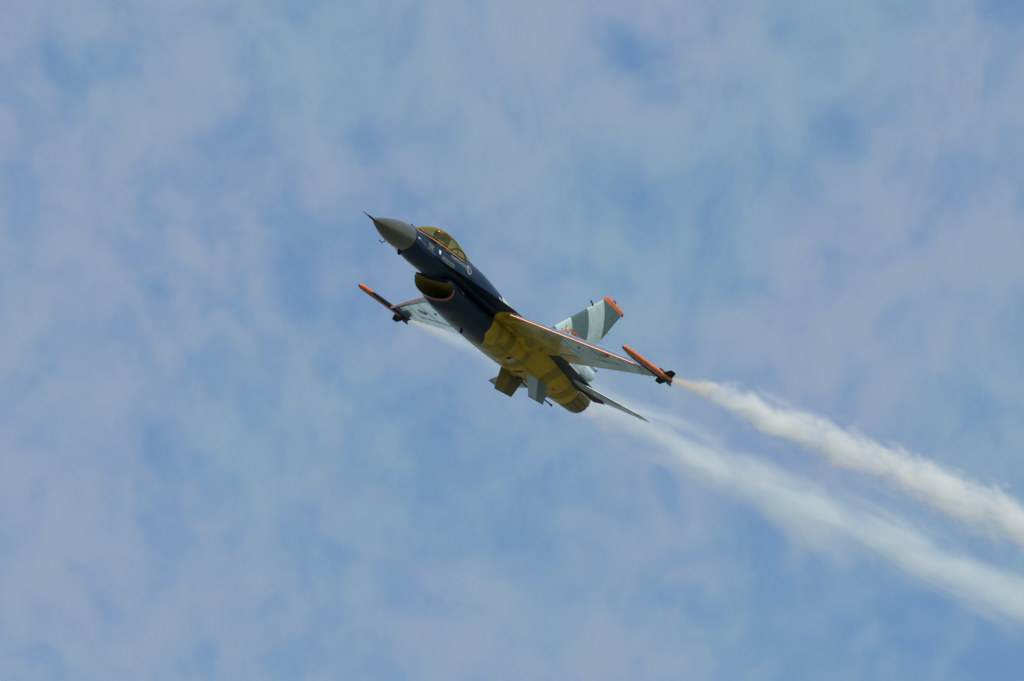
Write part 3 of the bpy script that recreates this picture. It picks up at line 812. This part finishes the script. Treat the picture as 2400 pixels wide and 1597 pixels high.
# ------------------------------------------------------------------ smoke
def smoke_material(name, length, r0, r1, pw, dens, bend, colr, warm, scale, seed, amp=(1.5, .6), str_=.42, soft=.45, fade=(.0, .0), thin=1.0):
    m = bpy.data.materials.new(name); m.use_nodes = True
    t = NT(m.node_tree); t.n.clear()
    co = t.node('ShaderNodeTexCoord').outputs['Object']
    x, y, z = t.sep(co)
    xx = t.m('MAXIMUM', x, 0.0)
    by = bz = 0.0
    if bend:
        zb = t.m('MULTIPLY', t.m('POWER', t.m('DIVIDE', xx, length), bend[1]), bend[0]); z2 = t.m('SUBTRACT', z, zb)
    else: z2 = z
    R = t.m('ADD', t.m('ADD', r0, t.m('MULTIPLY', xx, .012)), t.m('MULTIPLY', t.m('SUBTRACT', 1.0, t.m('EXPONENT', t.m('DIVIDE', xx, -pw))), r1 - r0))
    rr = t.m('DIVIDE', t.m('SQRT', t.m('ADD', t.m('MULTIPLY', y, y), t.m('MULTIPLY', z2, z2))), R)
    # billows stretched along the path and growing with it
    gs = t.m('DIVIDE', scale, t.m('ADD', .35, t.m('MULTIPLY', R, .8)))
    pv = t.vm('MULTIPLY', co, (str_, 1.0, 1.0))
    n1 = t.noise(t.vm('ADD', pv, (seed, seed * .7, 0)), scale, 7, .64, .6)
    n2 = t.noise(t.vm('ADD', t.vm('MULTIPLY', co, (.25, 1, 1)), (seed + 5, 0, 0)), scale * .33, 3, .5)
    nn = t.m('ADD', t.m('MULTIPLY', t.m('SUBTRACT', n1, .5), amp[0]), t.m('MULTIPLY', t.m('SUBTRACT', n2, .5), amp[1]))
    nn = t.m('MULTIPLY', nn, t.ss(xx, .0, 2.5, .1, 1.0))
    body = t.ss(t.m('ADD', t.m('SUBTRACT', .72, rr), nn), 0.0, soft * 2)
    edge = t.ss(rr, 1.35, 1.0)
    d = t.m('MULTIPLY', body, t.ss(rr, 1.0, 1.75, 1.0, 0.0))
    along = t.m('DIVIDE', dens, t.m('POWER', t.m('DIVIDE', R, r0), thin))
    d = t.m('MULTIPLY', d, along)
    d = t.m('MULTIPLY', d, t.ss(x, 0.0, .12))
    d = t.m('MULTIPLY', d, t.ss(x, length * .97, length * .80))
    v = t.node('ShaderNodeVolumePrincipled')
    c = t.mix(t.ss(x, 0, warm[1], warm[0], warm[2]), colr, (.86, .66, .34))
    t.put(v.inputs['Color'], c); t.put(v.inputs['Density'], d); v.inputs['Anisotropy'].default_value = -.3
    o = t.node('ShaderNodeOutputMaterial'); t.l.new(v.outputs[0], o.inputs['Volume'])
    try: m.cycles.volume_step_rate = .12
    except Exception: pass
    return m

def trail(name, label, start, direc, updir, length, r0, r1, pw, m, bend=None, group=None):
    X_ = direc.normalized(); Z_ = (updir - X_ * updir.dot(X_)).normalized(); Y_ = Z_.cross(X_)
    secs = []
    for k in range(25):
        u = (k / 24) ** 1.4; x = u * length
        R = (r0 + (r1 - r0) * (1 - math.exp(-x / pw)) + .012 * x) * 1.75 + .02
        zb = bend[0] * u ** bend[1] if bend else 0
        secs.append([(x, R * cos(2 * pi * j / 20), zb + R * sin(2 * pi * j / 20)) for j in range(20)])
    o = mesh(name, *loft(secs), m, None, smooth=False, jet=False)
    o.matrix_world = Matrix(((X_.x, Y_.x, Z_.x, start.x), (X_.y, Y_.y, Z_.y, start.y), (X_.z, Y_.z, Z_.z, start.z), (0, 0, 0, 1)))
    tag(o, category='smoke trail', label=label)
    if group: o['group'] = group
    return o
def ray(px, py, ref):
    """world point on the sight line of a photo pixel, at the depth of a reference point along the flow"""
    return cam.location + (aw * 1.0 + ri * ((px - 1200) / FPX) + dn * ((py - 798.5) / FPX)) * ref
aoa = radians(10)
flow = (JM.to_3x3() @ Vector((cos(aoa), 0, sin(aoa)))).normalized()
jup = up
sL = jet_point(tL.x + .02, tL.y, tL.z); sR = jet_point(tR.x + .02, tR.y, tR.z)
depth = lambda p: (p - cam.location).dot(aw)
def aim(start, px, py, length):
    """end of a trail: length metres of air behind, seen at this place"""
    dd = depth(start) + length * flow.dot(aw)
    e = ray(px, py, dd)
    return e - start
dL = aim(sL, 2640, 1388, 27.0); LL = dL.length
mtl = smoke_material('near_smoke', LL, .13, .98, 3.2, 16.0, (.62, .5), (.99, .995, .98), (.6, 3.0, .06), 1.7, 3.0, soft=.40, thin=1.15, amp=(2.3, .3), str_=.36)
trail('smoke_trail', 'dense cream smoke trail streaming from the near wingtip to the right edge', sL, dL, jup, LL, .13, .98, 3.2, mtl, (.62, .5), 'wingtip smoke trails')
dR = aim(sR, 2700, 1597, 44.0); LR = dR.length
mtr = smoke_material('far_smoke', LR, .10, 1.10, 4.0, 13.0, (.35, .5), (.93, .99, .98), (.35, 3.0, .03), 1.1, 11.0, soft=.46, thin=1.1, amp=(1.9, .25), str_=.22)
trail('smoke_trail', 'thin pale blue smoke trail running from the far wingtip behind the tail', sR, dR, jup, LR, .10, 1.10, 4.0, mtr, (.35, .5), 'wingtip smoke trails')

# a loose skein that has sunk out of the far trail
sk = jet_point(tR.x + 6, tR.y + .4, tR.z + .2)
sk = aim(cam.location * 0 + sR, 1490, 985, 10.0) + sR
e2 = aim(sR, 2040, 1350, 30.0) + sR
dS = e2 - sk; LS = dS.length
mts = smoke_material('skein', LS, .22, .85, 6.0, 1.7, None, (.94, .985, .975), (.1, 3.0, .0), 1.3, 23.0, soft=.7, thin=.5)
trail('smoke_trail', 'faint torn skein of smoke below and left of the pale blue trail', sk, dS, jup, LS, .22, .85, 6.0, mts, None, 'wingtip smoke trails')
# condensation over the far wing root
vs_, ve_ = jet_point(7.5, -.55, .52), jet_point(9.4, -1.0, .42)
dV = ve_ - vs_
mtv = smoke_material('vapour', dV.length, .05, .20, 1.0, 9.0, None, (.99, .99, .99), (.0, 1.0, .0), 3.0, 31.0, soft=.4, thin=.4)
vo_ = trail('vapour_puff', 'small white puff of vapour above the wing root behind the navy spine', vs_, dV, jup, dV.length, .05, .20, 1.0, mtv)
vo_['category'] = 'vapour'
# faint reheat flame
fs_, fe_ = jet_point(14.45, 0, -.02), jet_point(17.6, 0, -.05)
mf = bpy.data.materials.new('reheat_flame'); mf.use_nodes = True
t = NT(mf.node_tree); t.n.clear()
co = t.node('ShaderNodeTexCoord').outputs['Object']; x, y, z = t.sep(co)
rr = t.m('DIVIDE', t.m('SQRT', t.m('ADD', t.m('MULTIPLY', y, y), t.m('MULTIPLY', z, z))), .30)
k = t.m('MULTIPLY', t.ss(rr, 1.0, .2), t.m('MULTIPLY', t.ss(x, 0, .4), t.ss(x, 3.1, .8)))
k = t.m('MULTIPLY', k, t.ss(t.noise(co, 2.2, 4, .6), .42, .66))
em = t.node('ShaderNodeEmission'); em.inputs[0].default_value = (1.0, .30, .22, 1); t.put(em.inputs[1], t.m('MULTIPLY', k, .30))
t.l.new(em.outputs[0], t.node('ShaderNodeOutputMaterial').inputs['Volume'])
try: mf.cycles.volume_step_rate = .2
except Exception: pass
fo_ = trail('afterburner_flame', 'faint pinkish flame behind the exhaust nozzle', fs_, fe_ - fs_, jup, (fe_ - fs_).length, .16, .17, 1.0, mf)
fo_['category'] = 'flame'

S.cycles.volume_bounces = 5
S.cycles.volume_max_steps = 512
S.cycles.max_bounces = 8
S.cycles.transparent_max_bounces = 16
